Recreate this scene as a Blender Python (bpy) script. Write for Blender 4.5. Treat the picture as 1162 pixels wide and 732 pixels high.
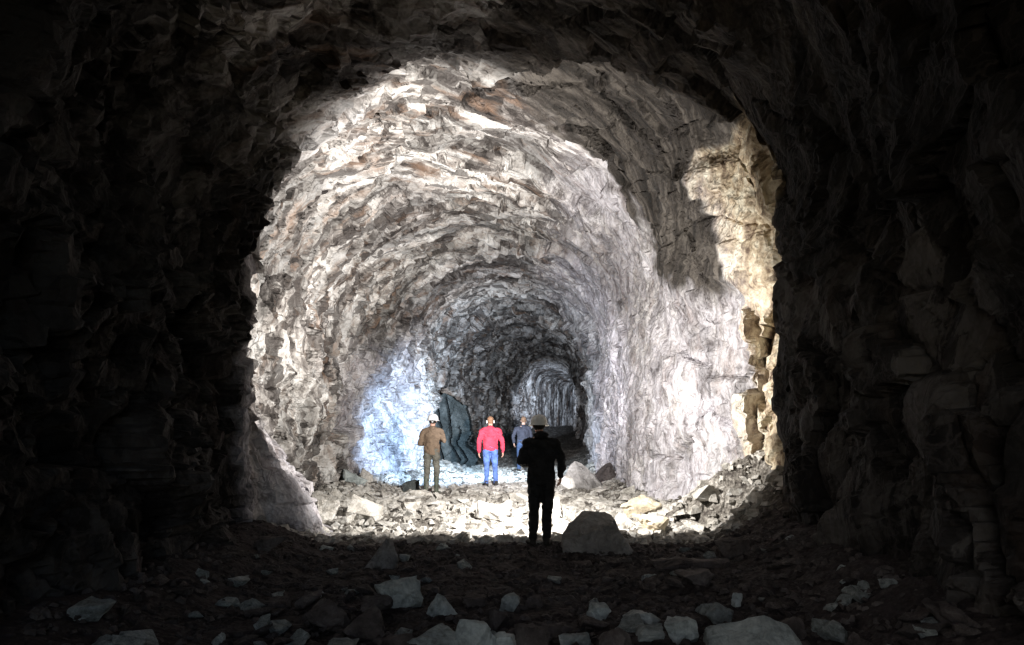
import bpy, bmesh, math, random
import numpy as np
from mathutils import Vector, Matrix

for o in list(bpy.data.objects):
    bpy.data.objects.remove(o)
scene = bpy.context.scene
C = scene.collection
R = math.radians

# ------------------------------------------------------------------ camera
FPX, CX, HY, CAMZ = 800.0, 581.0, 470.0, 1.8
cd = bpy.data.cameras.new('camera')
cam = bpy.data.objects.new('camera', cd)
C.objects.link(cam)
cam.location = (0, 0, CAMZ)
cam.rotation_euler = (R(90), 0, 0)
cd.sensor_width = 36
cd.lens = 36 * FPX / 1162
cd.shift_y = (HY - 366) / 1162
cd.clip_end = 400
cd.clip_start = 0.05
scene.camera = cam

# ------------------------------------------------------------------ daylight
world = bpy.data.worlds.new('World')
scene.world = world
world.use_nodes = True
nt = world.node_tree
sky = nt.nodes.new('ShaderNodeTexSky')
sky.sky_type = 'NISHITA'
sky.sun_disc = False
sky.sun_elevation = R(38)
sky.sun_rotation = R(200)
nt.links.new(sky.outputs[0], nt.nodes['Background'].inputs[0])
nt.nodes['Background'].inputs[1].default_value = 0.15

# ------------------------------------------------------------------ view
vs = scene.view_settings
vs.view_transform = 'Standard'
vs.look = 'None'
vs.gamma = 1
vs.exposure = 0
vs.use_curve_mapping = False

# ------------------------------------------------------------------ carried lamps and added fills
def spot(name, loc, target, power, size, blend, radius, col):
    l = bpy.data.lights.new(name, 'SPOT')
    l.energy = power
    l.spot_size = R(size)
    l.spot_blend = blend
    l.shadow_soft_size = radius
    l.color = col
    o = bpy.data.objects.new(name, l)
    C.objects.link(o)
    o.location = loc
    o.rotation_euler = (Vector(target) - Vector(loc)).to_track_quat('-Z', 'Y').to_euler()
    return o
# head lamp of the man in black: wide flood plus a longer beam down the tunnel
spot('flood_beam', (0.40, 9.93, 1.86), (0.1, 20, 2.4), 1300, 174, 0.16, 0.06, (1.0, 0.965, 0.92))
spot('ceiling_fill', (0.40, 9.95, 1.86), (-2.2, 13.4, 6.0), 2900, 95, 1.0, 0.06, (1.0, 0.96, 0.92))  # added fill to brighten the ceiling, not a separate real lamp
spot('forward_beam', (0.40, 9.97, 1.80), (0.2, 30, 3.4), 6000, 52, 1.0, 0.06, (0.93, 0.93, 1.0))
spot('floor_fill', (0.40, 9.96, 1.84), (-0.6, 14.6, 0.1), 1000, 62, 1.0, 0.06, (1.0, 0.96, 0.93))  # extra fill put in to whiten the rubble floor ahead
# torches of the men ahead
spot('cool_torch', (-1.25, 15.75, 1.35), (-2.9, 19.0, 1.0), 1800, 92, 1.0, 0.05, (0.44, 0.67, 1.0))
spot('floor_torch', (-0.45, 17.5, 1.25), (-0.9, 22.0, 0.3), 1700, 120, 1.0, 0.05, (0.55, 0.78, 1.0))
spot('far_torch', (0.85, 21.9, 1.45), (2.6, 55, 2.9), 62000, 12, 0.8, 0.06, (0.68, 0.80, 1.0))
scene.cycles.max_bounces = 4
scene.cycles.diffuse_bounces = 3
scene.cycles.use_adaptive_sampling = True
scene.cycles.adaptive_threshold = 0.03
scene.cycles.glossy_bounces = 2
scene.cycles.caustics_reflective = False

# ------------------------------------------------------------------ numpy noise
def _h(ix, iy, iz, seed):
    h = (ix.astype(np.int64) * 374761393 + iy.astype(np.int64) * 668265263 + iz.astype(np.int64) * 2147483647 + seed * 1274126177) & 0xffffffff
    h = ((h ^ (h >> 13)) * 1274126177) & 0xffffffff
    h = ((h ^ (h >> 16)) * 2246822519) & 0xffffffff
    h = h ^ (h >> 15)
    return (h & 0xffffff) / float(0xffffff)
def vnoise(P, seed=0):
    I = np.floor(P).astype(np.int64); F = P - I
    F = F * F * F * (F * (F * 6 - 15) + 10)
    r = 0
    for a in (0, 1):
        wa = F[:, 0] if a else 1 - F[:, 0]
        for b in (0, 1):
            wb = F[:, 1] if b else 1 - F[:, 1]
            for c in (0, 1):
                wc = F[:, 2] if c else 1 - F[:, 2]
                r = r + wa * wb * wc * _h(I[:, 0] + a, I[:, 1] + b, I[:, 2] + c, seed)
    return r * 2 - 1
def fbm(P, octv=4, seed=0, gain=0.5):
    r = 0; a = 1.0; s = 0
    for k in range(octv):
        r = r + a * vnoise(P * (2.03 ** k) + 17.3 * k, seed + k); s += a; a *= gain
    return r / s
def facets(P, seed=0, tilt=0.8, off=1.0):
    """random tilted plane per voronoi cell; returns offset and edge distance-ish"""
    I = np.floor(P).astype(np.int64)
    n = len(P); d1 = np.full(n, 9.0); d2 = np.full(n, 9.0); val = np.zeros(n)
    for a in (-1, 0, 1):
        for b in (-1, 0, 1):
            for c in (-1, 0, 1):
                J = I + np.array([a, b, c])
                h = [_h(J[:, 0], J[:, 1], J[:, 2], seed + q) for q in range(7)]
                D = P - (J + np.stack(h[:3], 1))
                d = np.sqrt((D * D).sum(1))
                v = off * (h[3] - .5) * 2 + tilt * 2 * ((h[4] - .5) * D[:, 0] + (h[5] - .5) * D[:, 1] + (h[6] - .5) * D[:, 2]) * 2
                m = d < d1
                d2 = np.where(m, d1, np.minimum(d2, d))
                val = np.where(m, v, val); d1 = np.where(m, d, d1)
    return val, d2 - d1
def sstep(a, b, x):
    t = np.clip((np.asarray(x, float) - a) / (b - a), 0, 1)
    return t * t * (3 - 2 * t)
def box(P, lo, hi, soft):
    m = 1.0
    for k in range(3):
        m = m * sstep(lo[k] - soft, lo[k] + soft, P[:, k]) * (1 - sstep(hi[k] - soft, hi[k] + soft, P[:, k]))
    return m

# ------------------------------------------------------------------ object helpers
def tag(o, label=None, cat=None, group=None, kind=None):
    if label: o['label'] = label
    if cat: o['category'] = cat
    if group: o['group'] = group
    if kind: o['kind'] = kind
    return o
def mesh_np(name, V, F, mat, parent=None, smooth=False):
    me = bpy.data.meshes.new(name)
    F = np.asarray(F, np.int32); k = F.shape[1]
    me.vertices.add(len(V)); me.vertices.foreach_set('co', np.asarray(V, np.float32).ravel())
    me.loops.add(F.size); me.loops.foreach_set('vertex_index', F.ravel())
    me.polygons.add(len(F)); me.polygons.foreach_set('loop_start', np.arange(0, F.size, k, dtype=np.int32))
    me.update(calc_edges=True)
    me.polygons.foreach_set('use_smooth', np.full(len(F), smooth))
    me.materials.append(mat)
    o = bpy.data.objects.new(name, me); C.objects.link(o)
    if parent: o.parent = parent
    return o
def grid_faces(nr, nc):
    i = np.arange(nr - 1)[:, None] * nc + np.arange(nc - 1)[None, :]
    i = i.ravel()
    return np.stack([i, i + 1, i + nc + 1, i + nc], 1)

# ------------------------------------------------------------------ materials
def new_mat(name):
    m = bpy.data.materials.new(name); m.use_nodes = True
    nt = m.node_tree; nt.nodes.clear()
    out = nt.nodes.new('ShaderNodeOutputMaterial'); b = nt.nodes.new('ShaderNodeBsdfPrincipled')
    nt.links.new(b.outputs[0], out.inputs[0])
    b.inputs['Specular IOR Level'].default_value = 0.25
    b.inputs['Roughness'].default_value = 0.85
    return m, nt, b
class NB:
    def __init__(s, nt): s.nt = nt
    def n(s, t, **kw):
        nd = s.nt.nodes.new(t)
        for k, v in kw.items(): setattr(nd, k, v)
        return nd
    def put(s, sock, v):
        if hasattr(v, 'links') or isinstance(v, bpy.types.NodeSocket): s.nt.links.new(v, sock)
        else: sock.default_value = v
    def noise(s, vec, scale, detail=6, rough=0.6, dist=0.0):
        nd = s.n('ShaderNodeTexNoise'); s.put(nd.inputs['Vector'], vec)
        nd.inputs['Scale'].default_value = scale; nd.inputs['Detail'].default_value = detail
        nd.inputs['Roughness'].default_value = rough; nd.inputs['Distortion'].default_value = dist
        return nd.outputs['Fac']
    def vor(s, vec, scale, feature='F1', out='Distance', rnd=1.0):
        nd = s.n('ShaderNodeTexVoronoi', feature=feature); s.put(nd.inputs['Vector'], vec)
        nd.inputs['Scale'].default_value = scale; nd.inputs['Randomness'].default_value = rnd
        return nd.outputs[out]
    def ramp(s, fac, stops):
        nd = s.n('ShaderNodeValToRGB'); s.put(nd.inputs[0], fac)
        e = nd.color_ramp.elements
        while len(e) < len(stops): e.new(0.5)
        for k, (p, c) in enumerate(stops):
            e[k].position = p; e[k].color = (c, c, c, 1) if isinstance(c, (int, float)) else (*c, 1)
        return nd.outputs[0]
    def mix(s, f, a, b, mode='MIX'):
        nd = s.n('ShaderNodeMix', data_type='RGBA', blend_type=mode)
        s.put(nd.inputs[0], f)
        for i, v in ((6, a), (7, b)):
            s.put(nd.inputs[i], (*v, 1) if isinstance(v, tuple) and len(v) == 3 else v)
        return nd.outputs[2]
    def math(s, op, a, b=0.0, clamp=False):
        nd = s.n('ShaderNodeMath', operation=op, use_clamp=clamp); s.put(nd.inputs[0], a); s.put(nd.inputs[1], b)
        return nd.outputs[0]
    def mapping(s, vec, scale=(1, 1, 1), rot=(0, 0, 0), loc=(0, 0, 0)):
        nd = s.n('ShaderNodeMapping'); s.put(nd.inputs[0], vec)
        nd.inputs['Scale'].default_value = scale; nd.inputs['Rotation'].default_value = rot; nd.inputs['Location'].default_value = loc
        return nd.outputs[0]
    def bump(s, h, strength, dist, normal=None):
        nd = s.n('ShaderNodeBump'); s.put(nd.inputs['Height'], h)
        nd.inputs['Strength'].default_value = strength; nd.inputs['Distance'].default_value = dist
        if normal is not None: s.put(nd.inputs['Normal'], normal)
        return nd.outputs[0]

def tunnel_material():
    m, nt, b = new_mat('tunnel_rock')
    k = NB(nt)
    obj = k.n('ShaderNodeTexCoord').outputs['Object']
    uv = k.n('ShaderNodeAttribute', attribute_name='flow').outputs['Vector']
    mk = k.n('ShaderNodeAttribute', attribute_name='masks')
    sep = k.n('ShaderNodeSeparateColor'); nt.links.new(mk.outputs['Color'], sep.inputs[0])
    ochre, haunch_shade, pale = sep.outputs
    warp = k.noise(obj, 1.3, 4)
    st = k.mapping(uv, (0.28, 1.4, 0.6))
    n1 = k.noise(st, 1.25, 7, 0.66, 0.25)          # long streaky patches
    n2 = k.noise(k.mapping(uv, (0.50, 2.5, 0.6)), 2.2, 6, 0.68, 0.2)
    n3 = k.noise(obj, 4.0, 6, 0.7, 0.3)
    # angular broken patches: cell tones in lightly warped space
    wo = k.n('ShaderNodeVectorMath', operation='ADD'); nt.links.new(obj, wo.inputs[0])
    nw_ = k.n('ShaderNodeTexNoise'); nt.links.new(obj, nw_.inputs['Vector']); nw_.inputs['Scale'].default_value = 3.0; nw_.inputs['Detail'].default_value = 3
    sw_ = k.n('ShaderNodeVectorMath', operation='SCALE'); nt.links.new(nw_.outputs['Color'], sw_.inputs[0]); sw_.inputs['Scale'].default_value = 0.22
    nt.links.new(sw_.outputs[0], wo.inputs[1])
    def cell(scale):
        q = k.n('ShaderNodeRGBToBW'); nt.links.new(k.vor(wo.outputs[0], scale, 'F1', 'Color'), q.inputs[0]); return q.outputs[0]
    c1_ = cell(1.5); c2_ = cell(6.0)
    f = k.math('ADD', k.math('MULTIPLY', n1, 0.44), k.math('ADD', k.math('MULTIPLY', n2, 0.26), k.math('MULTIPLY', n3, 0.10)))
    f = k.math('ADD', f, k.math('ADD', k.math('MULTIPLY', c1_, 0.11), k.math('MULTIPLY', c2_, 0.09)))
    col = k.ramp(f, [(0.40, (0.045, 0.038, 0.034)), (0.435, (0.12, 0.105, 0.095)), (0.475, (0.30, 0.275, 0.255)),
                     (0.51, (0.55, 0.52, 0.485)), (0.565, (0.78, 0.76, 0.73))])
    big = k.ramp(k.noise(k.mapping(uv, (0.45, 0.9, 0), loc=(2, 9, 0)), 0.75, 4, 0.6, 0.7), [(0.42, 0.36), (0.50, 0.75), (0.57, 1.0)])
    col = k.mix(1.0, col, big, 'MULTIPLY')
    # rusty brown traces and cooler grey parts
    col = k.mix(k.math('MULTIPLY', k.ramp(k.noise(st, 2.3, 7, 0.65), [(0.52, 0), (0.66, 1)]), 0.55), col, (0.26, 0.165, 0.11))
    col = k.mix(k.math('MULTIPLY', k.ramp(k.noise(obj, 0.35, 3), [(0.45, 0), (0.6, 1)]), 0.30), col, (0.36, 0.35, 0.40), 'MULTIPLY')
    # crack lines
    wv = k.n('ShaderNodeVectorMath', operation='ADD'); nt.links.new(k.mapping(uv, (0.7, 1.6, 0.5)), wv.inputs[0])
    nc = k.n('ShaderNodeTexNoise'); nt.links.new(obj, nc.inputs['Vector']); nc.inputs['Scale'].default_value = 2.2; nc.inputs['Detail'].default_value = 5
    ms = k.n('ShaderNodeVectorMath', operation='SCALE'); nt.links.new(nc.outputs['Color'], ms.inputs[0]); ms.inputs['Scale'].default_value = 0.55
    nt.links.new(ms.outputs[0], wv.inputs[1])
    e1 = k.vor(wv.outputs[0], 2.2, 'DISTANCE_TO_EDGE'); e2 = k.vor(wv.outputs[0], 6.5, 'DISTANCE_TO_EDGE')
    crk = k.math('MULTIPLY', k.ramp(e1, [(0.0, 0.0), (0.045, 1.0)]), k.ramp(e2, [(0.0, 0.35), (0.06, 1.0)]))
    crmask = k.ramp(k.noise(obj, 1.7, 3), [(0.47, 0.0), (0.62, 1.0)])
    crk = k.math('MAXIMUM', crk, k.math('SUBTRACT', 1.0, crmask))
    dk = k.ramp(k.noise(k.mapping(uv, (0.42, 1.7, 1), loc=(7, 3, 0)), 1.5, 6, 0.62, 0.3), [(0.555, 0), (0.58, 1)])
    col = k.mix(k.math('MULTIPLY', dk, 0.8), col, (0.06, 0.052, 0.048))
    # ochre and pale mineral regions; haunch and near-wall shade painted into the colour
    oc = k.ramp(k.math('ADD', k.math('MULTIPLY', n3, 0.6), k.math('MULTIPLY', n2, 0.4)), [(0.40, (0.13, 0.085, 0.055)), (0.49, (0.50, 0.40, 0.27)), (0.58, (0.78, 0.71, 0.55))])
    col = k.mix(k.math('MULTIPLY', ochre, 0.9), col, oc)
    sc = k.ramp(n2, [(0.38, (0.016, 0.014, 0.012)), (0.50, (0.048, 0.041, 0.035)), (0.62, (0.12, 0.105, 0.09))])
    col = k.mix(haunch_shade, col, sc)  # shade on the upper right haunch, painted as darker rock colour
    near_shade = mk.outputs['Alpha']  # dimness of the unlit near walls, multiplied into the rock colour
    col = k.mix(near_shade, col, (0.12, 0.115, 0.112), 'MULTIPLY')
    nv = k.noise(k.mapping(uv, (0.9, 5.0, 0.5)), 2.4, 7, 0.70, 0.1)
    pc = k.ramp(k.math('ADD', k.math('MULTIPLY', nv, 0.65), k.math('MULTIPLY', n3, 0.35)), [(0.38, (0.13, 0.12, 0.125)), (0.44, (0.38, 0.35, 0.37)), (0.49, (0.54, 0.515, 0.545)), (0.56, (0.76, 0.735, 0.78))])
    col = k.mix(k.math('MULTIPLY', pale, 0.75), col, pc)
    crk = k.math('MAXIMUM', crk, k.math('MULTIPLY', pale, 0.8))
    col = k.mix(k.math('ADD', k.math('MULTIPLY', crk, 0.75), 0.25), (0.055, 0.048, 0.045), col)
    nt.links.new(col, b.inputs['Base Color'])
    hf = k.math('ADD', k.math('MULTIPLY', crk, 0.35), k.math('ADD', k.math('MULTIPLY', n2, 0.45), k.math('MULTIPLY', k.noise(obj, 11, 5, 0.65), 0.45)))
    hf = k.math('ADD', hf, k.math('ADD', k.math('MULTIPLY', c2_, 0.30), k.math('MULTIPLY', k.vor(wo.outputs[0], 15, 'F1'), 0.55)))
    nt.links.new(k.bump(hf, 0.8, 0.04), b.inputs['Normal'])
    return m

def stone_material(name, lo, mid, hi, scale=3.0, warm=0.0):
    m, nt, b = new_mat(name); k = NB(nt)
    obj = k.n('ShaderNodeTexCoord').outputs['Object']
    rnd = k.n('ShaderNodeObjectInfo').outputs['Random']
    va = k.n('ShaderNodeVectorMath', operation='ADD'); nt.links.new(obj, va.inputs[0]); nt.links.new(k.math('MULTIPLY', rnd, 50.0), va.inputs[1])
    n = k.noise(va.outputs[0], scale, 9, 0.68, 0.5)
    n2 = k.noise(va.outputs[0], scale * 7, 6, 0.7)
    f = k.math('ADD', k.math('MULTIPLY', n, 0.7), k.math('MULTIPLY', n2, 0.3))
    col = k.ramp(f, [(0.36, lo), (0.5, mid), (0.62, hi)])
    hs = k.n('ShaderNodeHueSaturation'); nt.links.new(col, hs.inputs['Color'])
    nt.links.new(k.math('ADD', k.math('MULTIPLY', rnd, 0.5), 0.75), hs.inputs['Value'])
    nt.links.new(hs.outputs[0], b.inputs['Base Color'])
    nt.links.new(k.bump(k.math('ADD', n, k.math('MULTIPLY', n2, 0.8)), 1.0, 0.035), b.inputs['Normal'])
    return m

def ground_material():
    m, nt, b = new_mat('ground_rubble'); k = NB(nt)
    obj = k.n('ShaderNodeTexCoord').outputs['Object']
    mk = k.n('ShaderNodeAttribute', attribute_name='masks')
    sep = k.n('ShaderNodeSeparateColor'); nt.links.new(mk.outputs['Color'], sep.inputs[0])
    n1 = k.noise(obj, 2.5, 8, 0.7, 0.3); n2 = k.noise(obj, 17, 8, 0.72)
    f = k.math('ADD', k.math('MULTIPLY', n1, 0.5), k.math('MULTIPLY', n2, 0.5))
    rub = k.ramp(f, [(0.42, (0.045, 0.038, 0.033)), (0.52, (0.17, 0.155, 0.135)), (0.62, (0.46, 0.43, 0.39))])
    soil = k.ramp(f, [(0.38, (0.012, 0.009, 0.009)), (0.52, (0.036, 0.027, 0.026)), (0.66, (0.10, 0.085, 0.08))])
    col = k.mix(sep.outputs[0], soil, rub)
    nt.links.new(col, b.inputs['Base Color'])
    h = k.math('ADD', k.math('MULTIPLY', n2, 0.8), k.math('MULTIPLY', k.vor(obj, 22, 'F1'), 0.6))
    nt.links.new(k.bump(h, 0.9, 0.04), b.inputs['Normal'])
    return m

def cloth_material(name, col, var=0.25, rough=0.9, scale=9):
    m, nt, b = new_mat(name); k = NB(nt)
    obj = k.n('ShaderNodeTexCoord').outputs['Object']
    n = k.noise(obj, scale, 5, 0.6)
    c1 = tuple(c * (1 - var) for c in col); c2 = tuple(min(1, c * (1 + var)) for c in col)
    nt.links.new(k.ramp(n, [(0.35, c1), (0.65, c2)]), b.inputs['Base Color'])
    b.inputs['Roughness'].default_value = rough
    nt.links.new(k.bump(k.math('ADD', n, k.math('MULTIPLY', k.noise(obj, 90, 3), 0.15)), 0.5, 0.02), b.inputs['Normal'])
    return m

M_TUN = tunnel_material()
M_GRD = ground_material()
M_PALE = stone_material('pale_rubble_stone', (0.22, 0.20, 0.17), (0.55, 0.52, 0.47), (0.78, 0.76, 0.72))
M_GREY = stone_material('grey_green_stone', (0.10, 0.11, 0.105), (0.33, 0.365, 0.355), (0.56, 0.60, 0.58))
M_DARK = stone_material('dark_earthy_stone', (0.03, 0.025, 0.023), (0.09, 0.075, 0.07), (0.17, 0.15, 0.14))
M_BOUL = stone_material('brown_grey_boulder', (0.12, 0.11, 0.10), (0.26, 0.245, 0.23), (0.42, 0.40, 0.38))
M_CREAM = stone_material('cream_stone', (0.35, 0.28, 0.19), (0.66, 0.57, 0.42), (0.8, 0.74, 0.6))
M_SLAB = stone_material('blue_grey_slab', (0.022, 0.026, 0.025), (0.06, 0.068, 0.066), (0.13, 0.14, 0.135), 2.0)

# ------------------------------------------------------------------ ground shape
YK = [-4, 0, 6, 9.0, 9.4, 9.8, 10.6, 11.2, 12.5, 14, 16, 17.5, 20.5, 24, 29, 38, 46, 52.0, 53.0, 60, 70, 90]
XL = [-3.7, -3.7, -3.65, -3.5, -3.46, -3.75, -4.0, -4.0, -3.95, -3.9, -3.8, -3.4, -2.65, -2.5, -2.25, -1.0, 0.2, 0.6, 1.26, 2.3, 5.4, 14.0]
XR = [3.8, 3.7, 3.65, 3.56, 3.56, 4.1, 4.35, 3.7, 3.0, 2.75, 2.55, 2.6, 2.8, 3.0, 3.25, 4.0, 4.5, 5.2, 4.9, 5.9, 9.2, 18.0]
ZT = [6.8, 6.9, 6.9, 6.85, 6.85, 6.85, 6.9, 6.9, 6.8, 6.7, 6.6, 6.5, 6.3, 6.2, 6.2, 6.3, 6.4, 6.4, 5.5, 5.5, 5.4, 5.2]
ZW = [3.2, 3.2, 3.3, 3.4, 3.4, 3.3, 3.3, 3.3, 3.2, 3.1, 3.0, 2.9, 2.8, 2.8, 2.8, 2.9, 3.0, 3.1, 4.1, 4.1, 4.0, 3.9]
def gh(x, y, rough=True):
    x = np.atleast_1d(np.asarray(x, float)); y = np.atleast_1d(np.asarray(y, float))
    xl = np.interp(y, YK, XL); xr = np.interp(y, YK, XR)
    h = 0.5 * sstep(26, 55, y) + 0.06 * sstep(10.2, 13, y) * (1 - sstep(15.5, 18, y))
    h = h + 1.2 * sstep(-1.5, 0.1, x - xr) * sstep(9.3, 10.3, y) * (1 - sstep(10.9, 12.4, y))
    h = h + 0.45 * sstep(-1.3, 0.2, x - xr) * (1 - sstep(9.3, 10.4, y))
    h = h + 0.35 * sstep(-1.2, 0.0, xl - x) * (1 - sstep(9, 12, y)) + 0.25 * sstep(-1.1, 0, xl - x) * sstep(9, 12, y)
    h = h + 0.15 * sstep(-0.8, 0.0, x - xr) * sstep(11, 13, y)
    if rough:
        P = np.stack([x, y, np.zeros_like(x)], 1)
        h = h + 0.05 * fbm(P * 0.9, 3, 5)
    return h
def g1(x, y): return float(gh([x], [y])[0])

def build_ground():
    ys = np.concatenate([np.arange(-9, 4.5, 0.2), np.arange(4.5, 20, 0.035), np.arange(20, 34, 0.09), np.arange(34, 92, 0.3)])
    xs = np.arange(-5.6, 6.6, 0.04); xs = np.concatenate([xs, np.arange(6.6, 20, 0.3)])
    X, Y = np.meshgrid(xs, ys); x = X.ravel(); y = Y.ravel()
    h = gh(x, y)
    P = np.stack([x, y, np.zeros_like(x)], 1)
    fade = 0.35 + 0.65 * sstep(9.4, 10.2, y) * (1 - 0.6 * sstep(18, 26, y))
    a, ea = facets(P * 2.3 + 0.4 * fbm(P * 2, 3, 8)[:, None], 21, 0.7)
    bb, eb = facets(P * 6.5, 31, 0.9)
    h = h + fade * (0.045 * a + 0.022 * bb - 0.05 * (1 - sstep(0, 0.12, ea)) + 0.02 * fbm(P * 9, 3, 9))
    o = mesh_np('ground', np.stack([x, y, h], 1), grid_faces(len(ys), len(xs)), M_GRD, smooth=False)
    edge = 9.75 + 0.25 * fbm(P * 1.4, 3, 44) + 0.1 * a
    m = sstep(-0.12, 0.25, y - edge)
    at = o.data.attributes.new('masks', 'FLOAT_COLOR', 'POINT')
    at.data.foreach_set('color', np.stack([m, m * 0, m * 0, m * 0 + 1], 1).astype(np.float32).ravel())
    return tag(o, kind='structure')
build_ground()

# ------------------------------------------------------------------ tunnel rock
def build_tunnel():
    ys = np.concatenate([np.arange(-4, 3, 0.25), np.arange(3, 9, 0.06), np.arange(9, 13, 0.035), np.arange(13, 22, 0.045),
                         np.arange(22, 53, 0.09), np.arange(53, 90.1, 0.16)])
    NS = 520
    t = np.linspace(0, 1, NS)
    rows = []; flow = []
    # arc-length-like parameter: walls 30% each side, arch 40%
    for y in ys:
        xl = np.interp(y, YK, XL); xr = np.interp(y, YK, XR); zt = np.interp(y, YK, ZT); zw = np.interp(y, YK, ZW)
        w = (xr - xl) / 2; c = (xl + xr) / 2; zb = -0.6
        nw = int(NS * 0.21); na = NS - 2 * nw
        zl = np.linspace(zb, zw, nw, endpoint=False)
        th = np.linspace(0, math.pi, na)
        cx = -np.sign(np.cos(th)) * np.abs(np.cos(th)) ** 0.86
        sx = np.sin(th) ** 0.90
        xx = np.concatenate([np.full(nw, xl), c + w * cx, np.full(nw, xr)])
        zz = np.concatenate([zl, zw + (zt - zw) * sx, zl[::-1]])
        # walls lean: slight bellying
        rows.append(np.stack([xx, np.full(NS, y), zz], 1))
        seg = np.concatenate([[0], np.cumsum(np.hypot(np.diff(xx), np.diff(zz)))])
        flow.append(np.stack([seg, y - 0.62 * np.clip(seg - seg[nw] - 1.0, 0, max(seg[-nw] - seg[nw] - 1.6, 0.1)), np.zeros(NS)], 1))
    G = np.array(rows); FL = np.array(flow)
    du = np.gradient(G, axis=1); dv = np.gradient(G, ys, axis=0)
    N = np.cross(du, dv); N /= np.linalg.norm(N, axis=2, keepdims=True) + 1e-9
    mid = np.array([np.interp(ys, YK, XL) / 2 + np.interp(ys, YK, XR) / 2, ys, np.full(len(ys), 2.5)]).T[:, None, :]
    sgn = np.sign(((mid - G) * N).sum(2)); N *= np.where(sgn == 0, 1, sgn)[:, :, None]   # inward
    P = G.reshape(-1, 3); N = N.reshape(-1, 3); L = FL.reshape(-1, 3); s = L[:, 0]; y = P[:, 1]
    w3 = fbm(P * 0.8, 4, 3)
    Q = np.stack([s * 0.36, L[:, 1] * 1.0, w3 * 0.6], 1)
    W = P + 0.35 * np.stack([fbm(P * 0.9, 3, 61), fbm(P * 0.9, 3, 62), fbm(P * 0.9, 3, 63)], 1)
    f1, e1 = facets(W * np.array([0.55, 0.75, 0.55]), 1, 1.0, 0.45)
    f2, e2 = facets(W * np.array([1.5, 2.0, 1.5]) + 0.15 * w3[:, None], 11, 1.1, 0.55)
    f3, e3 = facets(W * 4.2, 23, 1.1, 0.6)
    f4, e4 = facets(np.stack([s * 2.6, L[:, 1] * 7.5, w3], 1), 41, 0.9)
    far = sstep(50, 55, y)
    mids = sstep(22, 30, y)
    rugged = 0.5 + 0.8 * np.clip(fbm(P * 0.45, 2, 77) + 0.4, 0, 1)
    cl = sstep(3.2, 4.4, P[:, 2]) * (1 - mids)
    calm = 1 - 0.72 * sstep(1.5, 2.4, P[:, 0]) * sstep(11, 12, y) * (1 - sstep(19, 22, y))
    d = 0.36 * fbm(P * 0.42, 3, 7) + (0.25 * f1 * rugged * (1 - .45 * cl) + (0.105 - .045 * cl) * f2 * rugged + 0.026 * (1 - .4 * cl) * f3 + 0.008 * f4 * (1 - mids)) * calm + 0.055 * cl * fbm(np.stack([s * 0.3, L[:, 1] * 1.8, w3], 1), 3, 55)
    d = d - (1 - .5 * cl) * (0.10 * (1 - sstep(0, 0.05, e1)) * rugged + 0.045 * (1 - sstep(0, 0.06, e2)) * calm)
    # ring-like blast relief deeper in
    ring = fbm(np.stack([s * 0.16, L[:, 1] * 1.3 + 0.3 * s, w3 * 0.4], 1), 4, 91)
    d = d + 0.27 * ring * sstep(15, 26, y) * (1 - 0.5 * far)
    rib = np.sin(y * 2 * math.pi / 2.1 + 1.2 * fbm(P * 0.35, 2, 14))
    d = d * (1 - 0.82 * far) + far * 0.42 * np.abs(rib) ** 0.6
    # near walls: big upright ribs
    near = 1 - sstep(8.6, 9.6, y)
    d = d + near * (0.22 * fbm(np.stack([s * 0.35, y * 1.1, s * 0], 1), 3, 19) - 0.02)
    # features
    blk = box(P, (2.2, 9.75, 3.75), (5, 11.6, 5.75), 0.10)
    d = d + 0.20 * blk
    rec = box(P, (2.6, 11.25, 2.4), (5, 12.0, 3.9), 0.10)
    d = d * (1 - 0.8 * rec) - 0.15 * rec
    crev = box(P, (2.6, 11.04, 0.9), (5, 11.10, 3.3), 0.035)
    d = d - 0.35 * crev
    hole = np.exp(-(((P[:, 1] - 9.75) / 0.13) ** 2 + ((P[:, 2] - 4.25) / 0.2) ** 2)) * (P[:, 0] < 0)
    d = d - 0.7 * hole
    smooth_l = box(P, (-6, 9.2, -1), (-1.5, 9.75, 4.0), 0.1)
    smooth_r = box(P, (1.5, 8.6, -1), (6, 9.9, 4.6), 0.25)
    d = d * (1 - 0.6 * smooth_l) * (1 - 0.65 * smooth_r)
    # leaning pale buttress at the left foot of the opening
    but = np.clip(1 - P[:, 2] / 1.9, 0, 1) * sstep(9.6, 10.1, y) * (1 - sstep(10.8, 11.6, y)) * (P[:, 0] < 0)
    d = d * (1 - 0.5 * (but > 0)) + 1.15 * but
    P2 = P + N * d[:, None]
    P2[:, 0:2] += 0.03 * np.stack([f3, f2], 1) * (1 - far)[:, None]
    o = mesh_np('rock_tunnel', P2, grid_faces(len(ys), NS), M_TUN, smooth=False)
    # masks: ochre and pale minerals, painted shade on haunch and near walls
    nb = fbm(P * 1.1, 4, 101); nb2 = fbm(P * 2.6, 4, 102)
    och = box(P, (2.0, 9.3, 3.6), (6, 11.3, 5.9), 0.25) + box(P, (2.2, 9.4, -1), (6, 11.25, 3.9), 0.12)
    och = sstep(0.35, 0.65, np.clip(och, 0, 1) + 0.35 * nb2 * (och > 0.02))
    # shade painted on the upper right haunch, boundary runs from the crown down to the right wall
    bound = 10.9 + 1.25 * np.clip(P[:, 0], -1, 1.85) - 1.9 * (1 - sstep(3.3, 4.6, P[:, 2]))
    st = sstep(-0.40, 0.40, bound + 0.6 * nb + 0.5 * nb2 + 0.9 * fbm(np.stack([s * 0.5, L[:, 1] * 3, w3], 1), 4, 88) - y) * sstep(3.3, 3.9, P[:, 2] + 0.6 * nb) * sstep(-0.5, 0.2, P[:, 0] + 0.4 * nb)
    st = st * (1 - och)
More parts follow.
